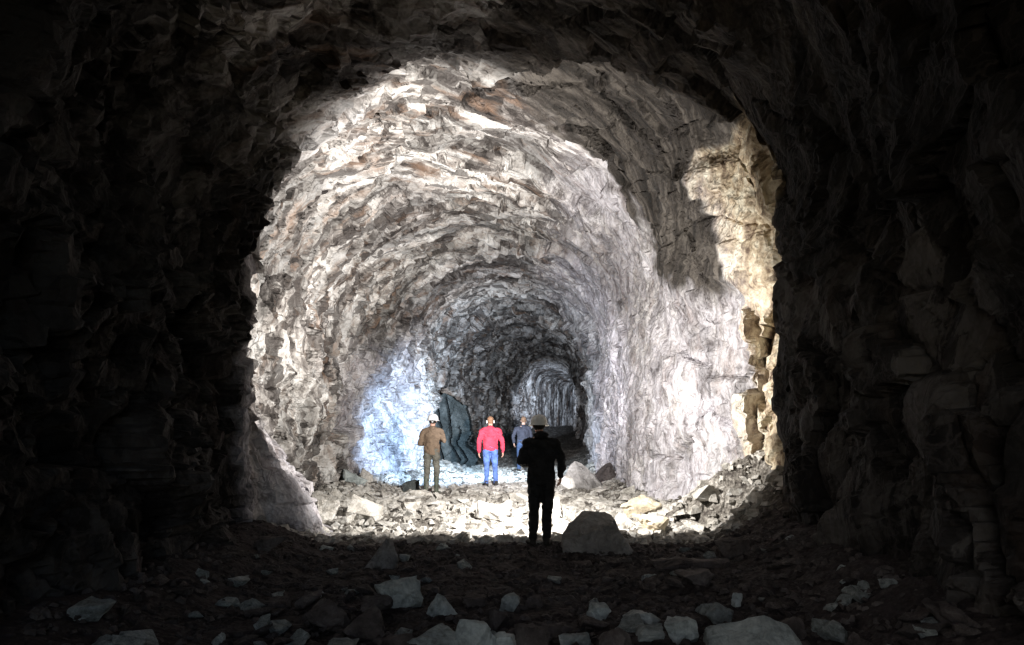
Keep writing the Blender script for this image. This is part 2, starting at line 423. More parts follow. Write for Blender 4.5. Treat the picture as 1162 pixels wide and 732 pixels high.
    pal = sstep(0.5, 2.0, P[:, 0] + 0.5 * nb) * sstep(10.8, 11.6, y) * (1 - sstep(20, 28, y)) * (1 - st)
    pal = np.maximum(pal, 0.75 * sstep(15.6, 16.8, y + .5 * nb) * (1 - sstep(20, 21.5, y)) * (P[:, 0] < 0) * (1 - sstep(2.8, 4.2, P[:, 2] + nb)))
    pal = np.maximum(pal, smooth_l * 0.8 * (P[:, 2] < 4)); pal = np.maximum(pal, np.clip(but * 3, 0, 0.85))
    pal = pal * (0.55 + 0.45 * sstep(-0.35, 0.3, nb2))
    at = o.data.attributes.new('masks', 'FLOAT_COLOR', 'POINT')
    at.data.foreach_set('color', np.stack([och, st * 0.97, pal, (1 - sstep(9.2, 9.75, y + 0.5 * nb)) * (1 - 0.9 * sstep(4.2, 5.8, P[:, 2] + .5 * nb) * (1 - sstep(2.2, 3.6, np.abs(P[:, 0]))))], 1).astype(np.float32).ravel())  # alpha holds the painted near-wall shade, eased off at the crown
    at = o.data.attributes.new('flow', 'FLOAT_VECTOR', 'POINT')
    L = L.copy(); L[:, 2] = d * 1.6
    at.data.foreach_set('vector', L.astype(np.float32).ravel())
    return tag(o, kind='structure')
build_tunnel()

def end_cap():
    V = [(x, 89.6, z) for z in (-2, 9) for x in (-2, 16)]
    xs = np.linspace(10, 22, 60); zs = np.linspace(-1, 7, 40)
    X, Z = np.meshgrid(xs, zs); P = np.stack([X.ravel(), np.full(X.size, 89.5), Z.ravel()], 1)
    f, e = facets(P * 0.8, 3, 0.8); P[:, 1] += 0.5 * f
    tag(mesh_np('rock_face', P, grid_faces(40, 60), M_TUN), kind='structure')
end_cap()

# ------------------------------------------------------------------ stones
def hull_mesh(name, seed, dims, mat, npts=11, flat=0.0, pts=None, rough=0.02, cuts=3):
    """angular broken stone: convex hull, chamfered, then chipped"""
    rg = random.Random(seed)
    bm = bmesh.new()
    if pts is None:
        pts = []
        for _ in range(npts):
            v = Vector((rg.gauss(0, 1), rg.gauss(0, 1), rg.gauss(0, 1))).normalized()
            v = Vector([math.copysign(abs(c) ** 0.7, c) for c in v]) * rg.uniform(0.8, 1.0)
            pts.append((v.x * 0.5, v.y * 0.5, v.z * 0.5 + 0.5))
        lo = [min(p[i] for p in pts) for i in range(3)]; hi = [max(p[i] for p in pts) for i in range(3)]
        pts = [tuple((p[i] - lo[i]) / (hi[i] - lo[i]) - (0.5 if i < 2 else 0) for i in range(3)) for p in pts]
    for p in pts: bm.verts.new((p[0] * dims[0], p[1] * dims[1], p[2] * dims[2]))
    r = bmesh.ops.convex_hull(bm, input=bm.verts)
    bmesh.ops.delete(bm, geom=[g for g in r['geom_interior'] if isinstance(g, bmesh.types.BMVert)], context='VERTS')
    bmesh.ops.dissolve_limit(bm, angle_limit=R(12), verts=bm.verts, edges=bm.edges)
    sz = min(dims)
    bmesh.ops.bevel(bm, geom=bm.edges[:], offset=sz * 0.018, segments=1, affect='EDGES', profile=0.5)
    bmesh.ops.triangulate(bm, faces=bm.faces[:])
    for _ in range(cuts):
        el = [e for e in bm.edges if e.calc_length() > max(dims) * 0.09]
        bmesh.ops.subdivide_edges(bm, edges=el, cuts=1)
        bmesh.ops.triangulate(bm, faces=bm.faces[:])
    bm.normal_update()
    V = np.array([v.co[:] for v in bm.verts]); N = np.array([v.normal[:] for v in bm.verts])
    s = 1.0 / max(dims)
    f, e = facets(V * s * 4.0 + seed * 3.1, seed, 0.8)
    D = rough * max(dims) * (0.8 * f + 1.0 * fbm(V * s * 7 + seed, 3, seed) )
    for v, n, dd in zip(bm.verts, N, D): v.co += Vector(n) * float(dd)
    me = bpy.data.meshes.new(name); bm.to_mesh(me); bm.free()
    me.materials.append(mat)
    return me
def at_px(px, py, z=0.0):
    """ground point seen at a pixel of the photograph (used only to survey where stones lie)"""
    Y = (CAMZ - z) * FPX / (py - HY)
    return (px - CX) / FPX * Y, Y

FEAT = []
def feature(px, py, w, h, mat, label, seed, cat='rock', name='rock', depth=0.8, rot=0.0, tilt=(0, 0), pts=None, sink=0.24, rough=0.026, group=None, Y=None):
    x, y = at_px(px, py)
    if Y: y = Y; x = (px - CX) / FPX * Y
    k = y / FPX; W = w * k; H = h * k
    me = hull_mesh(name, seed, (W, W * depth, H * (1 + sink)), mat, pts=pts, rough=rough)
    o = bpy.data.objects.new(name, me); C.objects.link(o)
    y += W * depth * 0.5 * 0.6
    o.location = (x * 1.0, y, g1(x, y) - H * sink)
    o.rotation_euler = (tilt[0], tilt[1], rot)
    tag(o, label, cat, group)
    FEAT.append((x, y, W * 0.6))
    return o
# big boulder beside the man in black: flat-topped left shoulder, long slope to the right
BP = [(-.5, -.3, 0), (-.49, .3, .1), (-.5, -.25, .50), (-.42, -.1, .74), (-.2, .2, .93), (.0, -.12, 1), (.14, .1, .98), (.2, -.25, .74), (.33, -.1, .42),
      (.42, 0, .25), (.5, -.3, .02), (.48, .3, .05), (-.1, -.5, 0), (.25, -.48, 0), (-.38, -.45, .42), (.1, .5, .1), (-.02, -.45, .62)]
feature(680, 627, 82, 44, M_BOUL, 'large dark brown-grey boulder with a sloping right shoulder beside the man in black', 3, 'boulder', 'boulder', depth=0.75, pts=BP, rough=0.022, sink=0.08)
WP = [(-.5, -.2, .1), (-.42, -.1, .62), (-.22, -.1, 1), (-.05, .0, .93), (.12, .1, .62), (.33, -.1, .38), (.5, -.2, .0), (.48, .2, .2), (-.4, .4, 0), (-.1, -.5, .25), (.2, -.5, 0), (.3, .5, 0), (-.5, .3, .1)]
feature(686, 549, 34, 22, M_DARK, 'dark-faced pointed rock behind the pale triangular slab at the right wall', 61, pts=[(-x_, y_, z_) for x_, y_, z_ in WP], Y=17.6)
feature(642, 556, 24, 18, M_PALE, 'pale broken block left of the pale triangular slab', 62, Y=15.9)
feature(664, 556, 52, 36, M_BOUL, 'pale triangular slab leaning on the rubble below the right wall', 5, 'rock', 'rock', depth=0.7, pts=WP, sink=0.1, Y=16.2)
feature(724, 588, 50, 24, M_CREAM, 'broad cream block with a flat top right of the big boulder', 8, depth=0.8, rot=0.3, Y=11.9)
feature(742, 606, 36, 20, M_CREAM, 'cream wedge-shaped block at the shadow edge right of the boulder', 9, depth=0.9, rot=-0.4, Y=10.6)
feature(709, 600, 26, 18, M_PALE, 'small pale block touching the right end of the big boulder', 10, rot=0.6, Y=10.9)
UP = [(-.5, -.3, 0), (-.45, .3, .1), (-.1, -.1, .6), (.2, 0, 1), (.35, .1, .93), (.5, -.1, .5), (.5, .3, 0), (.4, -.5, .0), (-.2, .5, .1), (0, -.4, .3)]
feature(428, 646, 44, 34, M_BOUL, 'dark upright pointed rock at the shadow edge on the left', 12, pts=UP, depth=0.6)
feature(451, 696, 56, 36, M_GREY, 'largest grey stone in the left foreground, blunt with a flat top', 13, depth=0.7, rot=0.1)
feature(428, 699, 36, 19, M_DARK, 'rounded dark stone touching the left side of the largest grey stone', 14)
feature(414, 727, 48, 34, M_DARK, 'dark squarish block in front of the rounded dark stone', 15, depth=0.7)
feature(372, 712, 48, 28, M_DARK, 'leftmost broad dark stone of the left foreground cluster', 16)
TP = [(-.5, -.2, .25), (-.15, 0, 1), (.05, .1, .85), (.5, -.1, .2), (.35, .3, 0), (-.3, -.5, 0), (.2, -.5, 0), (-.45, .4, 0), (.1, -.3, .5)]
feature(501, 701, 36, 24, M_GREY, 'grey-green pointed stone standing alone right of the largest grey stone', 17, pts=TP)
feature(486, 738, 74, 26, M_GREY, 'long low grey slab at the bottom edge left of centre', 18, depth=0.6, rot=0.15)
feature(538, 740, 44, 38, M_GREY, 'pale grey upright stone with a steep face at the bottom edge', 19, depth=0.6, rot=-0.3)
feature(578, 695, 24, 18, M_GREY, 'small light grey stone in the middle of the dark floor', 20)
feature(561, 712, 26, 20, M_DARK, 'small dark tilted stone between two grey stones near the bottom', 21, tilt=(0, .4))
feature(628, 728, 48, 20, M_DARK, 'dark flat stone at the bottom middle', 22)
feature(572, 738, 34, 18, M_GREY, 'grey flat stone at the bottom edge right of the upright stone', 40)
feature(680, 702, 28, 16, M_GREY, 'little grey stone left of the pale chips in the right foreground', 23)
feature(730, 708, 42, 14, M_GREY, 'flat pale grey stone, upper one of the right foreground group', 24, depth=0.8, rot=-.25)
feature(740, 730, 34, 15, M_GREY, 'pale wedge of stone in front of the flat pale grey one', 25, rot=.2)
feature(774, 728, 42, 24, M_GREY, 'grey five-sided stone left of the long foreground slab', 26, depth=0.7)
SP = [(-.5, -.3, .25), (-.46, .2, .7), (-.1, .1, .8), (.15, .2, 1), (.35, 0, .85), (.5, -.1, .4), (.46, .3, .2), (-.4, -.5, 0), (.1, -.5, .3), (.45, -.5, 0), (-.45, .5, 0), (.4, .5, 0), (0, -.3, .62)]
feature(862, 744, 112, 38, M_GREY, 'longest grey slab, lying across the right foreground', 27, cat='rock slab', name='rock_slab', depth=0.6, pts=SP, rough=0.012)
feature(790, 664, 42, 16, M_DARK, 'low dark grey stone midway across the right floor', 28)
feature(838, 687, 14, 15, M_GREY, 'tiny upright grey stone on the right floor', 29)
feature(306, 642, 38, 18, M_DARK, 'dark rounded stone at the foot of the left rock wall', 30)
feature(459, 636, 12, 8, M_GREY, 'tiny grey stone right of the upright pointed rock', 31)
feature(785, 646, 92, 9, M_DARK, 'long thin dark slab lying level right of the boulder', 32, cat='rock slab', name='rock_slab', depth=0.3)
feature(833, 640, 44, 22, M_DARK, 'dark angular block under the right rubble bank', 33)
feature(402, 560, 26, 18, M_GREY, 'grey block at the foot of the lit left wall', 34, Y=15.5)
feature(466, 556, 20, 14, M_SLAB, 'blue-grey rock behind the left of the man in brown', 35, Y=15.9)
feature(414, 556, 18, 16, M_PALE, 'small pale rock leaning against the foot of the left wall', 36, Y=16.3)
feature(690, 660, 16, 8, M_DARK, 'small dark flat stone in front of the boulder', 37)

feature(604, 740, 40, 30, M_DARK, 'dark angular block at the bottom edge just right of centre', 51, depth=.7)
feature(650, 742, 44, 24, M_GREY, 'grey broken stone at the bottom edge below the dark flat stone', 52, depth=.7, rot=.5)
feature(700, 741, 40, 26, M_DARK, 'dark stone at the bottom edge in front of the pale chips', 53, depth=.7)
feature(452, 741, 44, 18, M_DARK, 'dark flat stone at the bottom edge left of the long low grey slab', 54, depth=.7)
feature(816, 706, 34, 20, M_GREY, 'grey tilted block standing behind the longest grey slab', 55, tilt=(0, .3))
feature(902, 722, 34, 22, M_DARK, 'dark block at the right end of the longest grey slab', 56)
feature(606, 690, 22, 12, M_DARK, 'small dark stone right of the light grey one mid-floor', 57)
feature(540, 690, 26, 12, M_DARK, 'low dark stone between the grey-green and light grey stones', 58)
feature(348, 690, 34, 16, M_DARK, 'flat dark stone behind the leftmost broad dark stone', 59)
MEN = [(0.39, 9.75), (-1.74, 15.3), (-0.50, 17.0), (0.33, 21.3)]
def free(x, y, r):
    for mx, my in MEN:
        if abs(x - mx) < 0.32 + r * 0.5 and -0.3 - r * 0.6 < y - my < 0.35 + r * .5: return False
    for fx, fy, fr in FEAT:
        if (x - fx) ** 2 + (y - fy) ** 2 < (fr * 0.8 + r * 0.4) ** 2: return False
    return True
rg = random.Random(11)
pale_meshes = [hull_mesh('rubble_stone', 100 + i, (1, rg.uniform(.55, .95), rg.uniform(.3, .6)), M_PALE, npts=9, cuts=2, rough=0.03) for i in range(14)]
n = 0
while n < 285:
    u = rg.random()
    y = 10.15 + (u ** 1.15) * 8.0
    xl = float(np.interp(y, YK, XL)) + 0.25; xr = float(np.interp(y, YK, XR)) - 0.1
    x = rg.uniform(xl, xr)
    s = rg.choice([.14, .18, .22, .26, .32, .4, .5]) * rg.uniform(.85, 1.2)
    if y > 14: s *= 0.8
    if y < 10.35: s *= 0.6
    if not free(x, y, s): continue
    o = bpy.data.objects.new('rubble_stone', pale_meshes[n % 14]); C.objects.link(o)
    o.scale = (s, s * rg.uniform(.8, 1.2), s * rg.uniform(.7, 1.15))
    o.rotation_euler = (rg.gauss(0, .3), rg.gauss(0, .3), rg.uniform(0, 6.28))
    o.location = (x, y, g1(x, y) - 0.05 * s - 0.01)
    tag(o, 'pale angular rubble stone among the brightly lit broken rock covering the tunnel floor', 'rubble', 'pale rubble stones on the lit floor')
    n += 1
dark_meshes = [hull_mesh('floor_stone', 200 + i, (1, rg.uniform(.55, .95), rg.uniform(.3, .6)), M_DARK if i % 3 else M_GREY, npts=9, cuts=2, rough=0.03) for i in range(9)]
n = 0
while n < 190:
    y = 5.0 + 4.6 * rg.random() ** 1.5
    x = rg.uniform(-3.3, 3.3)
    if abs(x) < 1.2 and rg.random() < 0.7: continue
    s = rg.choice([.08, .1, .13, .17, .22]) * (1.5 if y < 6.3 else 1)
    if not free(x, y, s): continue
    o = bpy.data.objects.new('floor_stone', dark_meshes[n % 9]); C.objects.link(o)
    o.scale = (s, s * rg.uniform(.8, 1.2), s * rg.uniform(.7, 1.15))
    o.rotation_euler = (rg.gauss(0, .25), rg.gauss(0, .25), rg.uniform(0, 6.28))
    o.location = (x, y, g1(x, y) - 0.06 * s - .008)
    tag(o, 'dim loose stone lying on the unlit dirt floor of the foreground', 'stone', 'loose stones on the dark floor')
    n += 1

def chips(name, cnt, region, smin, smax, mat, seed):
    rs = np.random.RandomState(seed)
    base = np.array([(-.5, -.3, -.2), (.5, -.35, -.2), (.4, .35, -.2), (-.45, .3, -.2), (-.25, -.2, .3), (.3, -.15, .22), (.2, .25, .35), (-.3, .15, .25)])
    fc = np.array([(3, 2, 1, 0), (4, 5, 6, 7), (0, 1, 5, 4), (1, 2, 6, 5), (2, 3, 7, 6), (3, 0, 4, 7)])
    x, y = region(rs, cnt)
    z = gh(x, y)
    s = smin + (smax - smin) * rs.rand(cnt) ** 2.5
    V = base[None] * (1 + 0.5 * (rs.rand(cnt, 8, 3) - .5)) * s[:, None, None] * np.stack([np.ones(cnt), .6 + .4 * rs.rand(cnt), .5 + .4 * rs.rand(cnt)], 1)[:, None, :]
    a = rs.rand(cnt) * 6.28; t = rs.randn(cnt) * .35
    ct, stt = np.cos(t)[:, None], np.sin(t)[:, None]
    X, Y, Z = V[..., 0], V[..., 1], V[..., 2]
    X, Z = X * ct + Z * stt, -X * stt + Z * ct
    ca, sa = np.cos(a)[:, None], np.sin(a)[:, None]
    X, Y = X * ca - Y * sa, X * sa + Y * ca
    V = np.stack([X + x[:, None], Y + y[:, None], Z + (z + 0.08 * s)[:, None]], 2)
    F = (fc[None] + (np.arange(cnt) * 8)[:, None, None]).reshape(-1, 4)
    o = mesh_np(name, V.reshape(-1, 3), F, mat)
    return o
def reg_lit(rs, c):
    y = 9.85 + rs.rand(c) ** 1.3 * 14
    xl = np.interp(y, YK, XL) + .1; xr = np.interp(y, YK, XR)
    return xl + (xr - xl) * rs.rand(c), y
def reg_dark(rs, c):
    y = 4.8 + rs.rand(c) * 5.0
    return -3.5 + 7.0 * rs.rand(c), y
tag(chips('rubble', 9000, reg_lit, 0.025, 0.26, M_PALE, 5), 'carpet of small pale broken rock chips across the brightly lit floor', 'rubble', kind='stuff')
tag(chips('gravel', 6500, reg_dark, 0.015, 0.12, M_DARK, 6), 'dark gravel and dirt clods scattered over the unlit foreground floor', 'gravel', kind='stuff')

# dark upright rock slab with black cracks behind the man in brown
def cracked_slab():
    x0, y0 = -2.78, 23.5
    nc, nr = 150, 110
    U, Z = np.meshgrid(np.linspace(0, 1, nc), np.linspace(0, 1, nr)); U = U.ravel(); Z = Z.ravel()
    base = gh([x0 + .8], [y0])[0] - 0.2
    one = lambda q, sd: fbm(np.stack([q, q * 0 + sd, q * 0], 1), 4, sd)
    w = (1.5 - 0.62 * Z) * (1 + 0.28 * one(Z * 5, 6)); h = 2.55
    P_ = np.stack([U * 2.2, Z * 2.6, U * 0], 1)
    f, e = facets(P_ * 0.9 + 0.2 * one(Z * 4, 2)[:, None], 71, .7)
    crack = np.zeros_like(U)
    for c, sl, wd, z0 in ((.22, -.10, .018, 0.05), (.50, -.14, .022, 0), (.74, -.02, .016, .35)):
        line = c + sl * (Z - .5) * 2 + 0.05 * one(Z * 7, int(c * 100))
        crack = np.maximum(crack, np.exp(-((U - line) / wd) ** 2) * sstep(z0, z0 + .1, 1 - Z))
    zz = h * Z * (1 - 0.25 * np.abs(U - .35) + 0.06 * one(U * 6, 12))
    fr = np.stack([x0 + 0.06 * one(Z * 5, 9) + w * U + .12 * Z, y0 + 0.75 * U + .03 * f + .03 * fbm(P_ * 4, 3, 5) + .30 * Z + 0.45 * crack, base + zz], 1)
    bk = fr.copy(); bk[:, 1] = y0 + 1.5 + 0.9 * U
    n = len(fr); Fq = grid_faces(nr, nc)
    V = np.concatenate([fr, bk]); F = [tuple(q) for q in Fq] + [tuple(q[::-1] + n) for q in Fq]
    bd = [i for i in range(nc)] + [nc * r + nc - 1 for r in range(1, nr)] + [(nr - 1) * nc + i for i in range(nc - 2, -1, -1)] + [nc * r for r in range(nr - 2, 0, -1)]
    for a, b in zip(bd, bd[1:] + bd[:1]): F.append((b, a, a + n, b + n))
    o = mesh_np('rock_slab', V, np.array(F), M_SLAB)
    tag(o, 'tall dark blue-grey rock slab split by black cracks, leaning on the left wall between the men', 'rock slab')
cracked_slab()

# ------------------------------------------------------------------ people
_ico = None
def ico():
    global _ico
    if _ico is None:
        bm = bmesh.new(); bmesh.ops.create_icosphere(bm, subdivisions=2, radius=1)
        _ico = (np.array([v.co[:] for v in bm.verts]), np.array([[v.index for v in f.verts] for f in bm.faces])); bm.free()
    return _ico
class Blob:
    """overlapping balls that are fused by a voxel remesh into one continuous surface"""
    def __init__(s): s.V = []; s.F = []; s.n = 0
    def ball(s, c, r):
        r = np.array(r if hasattr(r, '__len__') else (r, r, r), float)
        v, f = ico(); s.V.append(v * r + np.array(c, float)); s.F.append(f + s.n); s.n += len(v)
    def limb(s, pts):
        """pts: list of ((x,y,z), r or (rx,ry,rz))"""
        for (a, ra), (b, rb) in zip(pts[:-1], pts[1:]):
            a = np.array(a, float); b = np.array(b, float)
            ra = np.array(ra if hasattr(ra, '__len__') else (ra,) * 3, float); rb = np.array(rb if hasattr(rb, '__len__') else (rb,) * 3, float)
            k = max(1, int(np.linalg.norm(b - a) / (0.28 * min(ra.min(), rb.min()))))
            for i in range(k + 1):
                t = i / k; s.ball(a + (b - a) * t, ra + (rb - ra) * t)
    def build(s, name, mat, parent, voxel=0.01, smooth=4, fold=0.0, fscale=9, seed=1, cutz=None):
        o = mesh_np(name, np.concatenate(s.V), np.concatenate(s.F), mat)
        md = o.modifiers.new('r', 'REMESH'); md.mode = 'VOXEL'; md.voxel_size = voxel
        sm = o.modifiers.new('s', 'SMOOTH'); sm.iterations = smooth; sm.factor = 0.5
        dg = bpy.context.evaluated_depsgraph_get()
        me = bpy.data.meshes.new_from_object(o.evaluated_get(dg))
        o.modifiers.clear(); old = o.data; o.data = me; bpy.data.meshes.remove(old)
        if not me.materials: me.materials.append(mat)
        V = np.zeros(len(me.vertices) * 3); me.vertices.foreach_get('co', V); V = V.reshape(-1, 3)
        if fold:
            N = np.array([v.normal[:] for v in me.vertices])
            f = fbm(np.stack([V[:, 0] * fscale, V[:, 1] * fscale, V[:, 2] * fscale * 1.9 + V[:, 0] * 6], 1), 3, seed)
            V = V + N * (fold * (f - 0.5 * np.abs(f)))[:, None]
            me.vertices.foreach_set('co', V.astype(np.float32).ravel())
        me.polygons.foreach_set('use_smooth', np.ones(len(me.polygons), bool))
        me.update(); o.parent = parent
        return o

def lerp(a, b, t): return tuple(a[i] + (b[i] - a[i]) * t for i in range(3))
def person(loc, rz, P, mats, label, hat=None, build=1.0, fine=0.009):
    """P: joint positions in the man's own frame (x right as seen from behind, +y the way he faces)"""
    root = bpy.data.objects.new('person', None); C.objects.link(root)
    root.location = loc; root.rotation_euler = (0, 0, rz)
    tag(root, label, 'person')
    k = build
    hp = P['head']; neck = P['neck']; hips = P['hips']; chest = lerp(hips, neck, 0.68)
    # --- the body: one continuous surface from head to feet
    b = Blob()
    b.limb([(hips, (.150 * k, .10 * k, .09)), (lerp(hips, neck, .35), (.130 * k, .092 * k, .09)), (chest, (.160 * k, .10 * k, .10)), (lerp(chest, neck, .75), (.12, .075, .05))])
    b.limb([(lerp(chest, neck, .8), .062), (neck, .056), ((hp[0], hp[1] - .015, hp[2] - .05), .054)])
    b.ball((hp[0], hp[1] - .008, hp[2] + .022), (.076, .096, .092)); b.ball((hp[0], hp[1] + .028, hp[2] - .045), (.058, .062, .068))
    b.ball((hp[0], hp[1] + .068, hp[2] - .088), (.028, .022, .02))                       # chin
    b.limb([((hp[0], hp[1] + .094, hp[2] + .015), .010), ((hp[0], hp[1] + .108, hp[2] - .022), .014)])   # nose
    b.ball((hp[0], hp[1] + .088, hp[2] - .056), (.024, .010, .008))                      # mouth
    for s in (-1, 1):
        b.ball((hp[0] + s * .078, hp[1] - .002, hp[2] - .008), (.010, .018, .031))        # ears
        b.ball((hp[0] + s * .030, hp[1] + .080, hp[2] + .030), (.022, .012, .008))        # brows
    for s, S in ((-1, 'L'), (1, 'R')):
        sh, el, ha = P['sh' + S], P['el' + S], P['ha' + S]
        b.limb([(lerp(sh, chest, .5), .058), ((sh[0], sh[1], sh[2] - .035), .045), (lerp(sh, el, .4), .040), (el, .033), (lerp(el, ha, .3), .033), (ha, .024)])
        d = Vector(ha) - Vector(el); d.normalize()
        # palm + five fingers hanging off the wrist, slightly curled
        side = Vector((0, 1, 0)) if abs(d.z) > .7 else Vector((0, 0, 1))
        side = (side - d * side.dot(d)).normalized(); inn = d.cross(side).normalized()
        if (inn.x * -s) < 0: inn = -inn
        w = Vector(ha)
        for q in (-1, 0, 1): b.limb([(w, .021), (w + d * .085 + side * q * .022, .015)])
        for q, ln in ((-1.5, .062), (-.5, .074), (.5, .080), (1.5, .070)):
            a0 = w + d * .085 + side * q * .021
            a1 = a0 + d * ln * .5 + inn * .012; a2 = a1 + d * ln * .38 + inn * .026
            b.limb([(a0, .0100), (a1, .0090), (a2, .0078)])
        t0 = w + d * .03 + side * .024; t1 = t0 + d * .038 + side * .026 + inn * .006; t2 = t1 + d * .032 + side * .006 + inn * .014
        b.limb([(t0, .014), (t1, .011), (t2, .009)])
        hj, kn, an = P['hj' + S], P['kn' + S], P['an' + S]
        b.limb([(hj, .074 * k), (lerp(hj, kn, .4), .062), (kn, .044), (lerp(kn, an, .3), .045), (an, .032)])
        ft = P.get('ft' + S, 0.0)
        b.limb([(an, .032), ((an[0] + ft * .06, an[1] + .06, an[2] - .045), .030), ((an[0] + ft * .14, an[1] + .14, .03), (.036, .036, .02))])
    body = b.build('body', mats['skin'], root, voxel=.0065, smooth=2)
    # eyes
    for s in (-1, 1):
        e = Blob(); e.ball((hp[0] + s * .030, hp[1] + .083, hp[2] + .014), .011); v = np.concatenate(e.V); mesh_np('eye', v, np.concatenate(e.F), mats['eye'], root, smooth=True)
    # --- jacket
    j = Blob(); jx = k
    hem = (hips[0], hips[1], hips[2] - P.get('hem', .02))
    j.limb([(hem, (.188 * jx, .135 * jx, .05)), (lerp(hips, neck, .15), (.182 * jx, .135 * jx, .08)), (lerp(hips, neck, .42), (.188 * jx, .135 * jx, .09)), (chest, (.200 * jx, .14 * jx, .10)), (lerp(chest, neck, .55), (.150 * jx, .105 * jx, .05))])
    j.limb([(lerp(chest, neck, .75), (.10, .085, .05)), (lerp(chest, neck, 1.0), (.078, .080, .035))])
    if P.get('hood'): j.ball((neck[0], neck[1] - .055, neck[2] + .015), (.115, .075, .055))
    for S in 'LR':
        sh, el, ha = P['sh' + S], P['el' + S], P['ha' + S]
        j.limb([((neck[0], neck[1], neck[2] - .05), .07), ((sh[0] * .9, sh[1], sh[2] - .012), .062)])
        j.limb([(lerp(sh, chest, .5), .085), ((sh[0], sh[1], sh[2] - .03), .070 * jx), (lerp(sh, el, .5), .066 * jx), (el, .060 * jx), (lerp(el, ha, .5), .056 * jx), (lerp(el, ha, .96), .045)])
    j.build('jacket', mats['jacket'], root, voxel=fine, smooth=4, fold=.027, fscale=8, seed=int(loc[1] * 7))
    # --- trousers
    t = Blob(); q_ = P.get('loose', 1.0)
    t.limb([((hips[0], hips[1], hips[2] + .04), (.165 * k, .12 * k, .06)), ((hips[0], hips[1], hips[2] - .06), (.172 * k, .125 * k, .06))])
    for S in 'LR':
        hj, kn, an = P['hj' + S], P['kn' + S], P['an' + S]
        t.limb([(hj, (.100 * k, .108 * k, .10)), (lerp(hj, kn, .45), .086 * k * q_), (kn, .068 * q_), (lerp(kn, an, .35), .067 * q_), (lerp(kn, an, .9), .056 * q_)])
    t.build('trousers', mats['trousers'], root, voxel=fine, smooth=4, fold=.022, fscale=9, seed=int(loc[1] * 7) + 3)
    # --- boots
    for S in 'LR':
        an = P['an' + S]; ft = P.get('ft' + S, 0.0)
        bo = Blob(); bh = P.get('boot', .06)
        bo.limb([((an[0], an[1] - .005, an[2] + bh), .052), ((an[0], an[1], an[2] - .02), .050)])
        bo.limb([((an[0], an[1] - .02, .042), (.045, .05, .04)), ((an[0] + ft * .08, an[1] + .08, .042), (.048, .05, .04)), ((an[0] + ft * .17, an[1] + .17, .034), (.044, .045, .032))])
        bo.build('boot', mats['boot'], root, voxel=.008, smooth=2)
    # --- head gear / hair
    if hat == 'helmet' or hat == 'hood_helmet':
        pr = [(0, .128), (.035, .126), (.07, .112), (.098, .085), (.114, .045), (.119, .0), (.122, -.012), (.142, -.020), (.143, -.026), (.120, -.022), (.113, -.016), (.112, .0), (.105, .045), (.09, .078), (.06, .104), (0, .118)]
        V = []; ns = 48
        for (r, z) in pr:
            for a in range(ns):
                th = a / ns * 2 * math.pi; ry = 1.16 + (0.10 * max(0, math.sin(th)) if z < -.005 and r > .121 else 0)
                ridge = 0.006 * math.exp(-((math.cos(th) * r) / .012) ** 2) if z > .02 else 0
                V.append((r * math.cos(th), r * ry * math.sin(th), z + ridge))
        F = [(i * ns + a, i * ns + (a + 1) % ns, (i + 1) * ns + (a + 1) % ns, (i + 1) * ns + a) for i in range(len(pr) - 1) for a in range(ns)]
        h = mesh_np('helmet', np.array(V), np.array(F), mats['helmet'], root, smooth=True)
        h.location = (hp[0], hp[1] - .006, hp[2] + .022); h.rotation_euler = (R(-4), 0, 0)
        if hat == 'helmet':
            # short dark hair under the shell
            hb = Blob(); hb.ball((hp[0], hp[1] - .035, hp[2] - .012), (.083, .078, .062)); hb.build('hair', mats['hair'], root, voxel=.008, smooth=2, fold=.01, fscale=30)
            # lamp housing clipped to the brow of the helmet
            bm = bmesh.new(); bmesh.ops.create_cube(bm, size=1); bmesh.ops.scale(bm, vec=(.06, .03, .04), verts=bm.verts); bmesh.ops.bevel(bm, geom=bm.edges[:], offset=.007, segments=2, affect='EDGES')
            me = bpy.data.meshes.new('head_lamp'); bm.to_mesh(me); bm.free(); me.materials.append(mats['boot'])
            lo = bpy.data.objects.new('head_lamp', me); C.objects.link(lo); lo.parent = root; lo.location = (hp[0], hp[1] + .145, hp[2] + .075)
        else:
            hb = Blob(); hb.ball((hp[0], hp[1] - .03, hp[2] - .02), (.086, .082, .06)); hb.build('hair', mats['hair'], root, voxel=.008, smooth=2, fold=.008, fscale=30)
            st = Blob(); st.limb([((hp[0] - .088, hp[1] - .02, hp[2] + .0), .010), ((hp[0], hp[1] - .112, hp[2] - .03), .010), ((hp[0] + .088, hp[1] - .02, hp[2]), .010)])
            st.build('strap', mats['helmet'], root, voxel=.005, smooth=1)
    elif hat == 'hair':
        hb = Blob(); hb.ball((hp[0], hp[1] - .022, hp[2] + .040), (.083, .095, .088)); hb.ball((hp[0], hp[1] - .05, hp[2] - .01), (.075, .062, .055))
        hb.build('hair', mats['hair'], root, voxel=.007, smooth=2, fold=.012, fscale=34)
        if P.get('muffs'):
            for sx in (-1, 1):
                mf = Blob(); mf.ball((hp[0] + sx * .086, hp[1] - .006, hp[2] - .012), (.020, .034, .040)); mf.build('ear_muff', mats['helmet'], root, voxel=.006, smooth=1)
    elif hat == 'short':
        hb = Blob(); hb.ball((hp[0], hp[1] - .03, hp[2] + .012), (.081, .082, .072)); hb.build('hair', mats['hair'], root, voxel=.007, smooth=2, fold=.006, fscale=34)
    return root

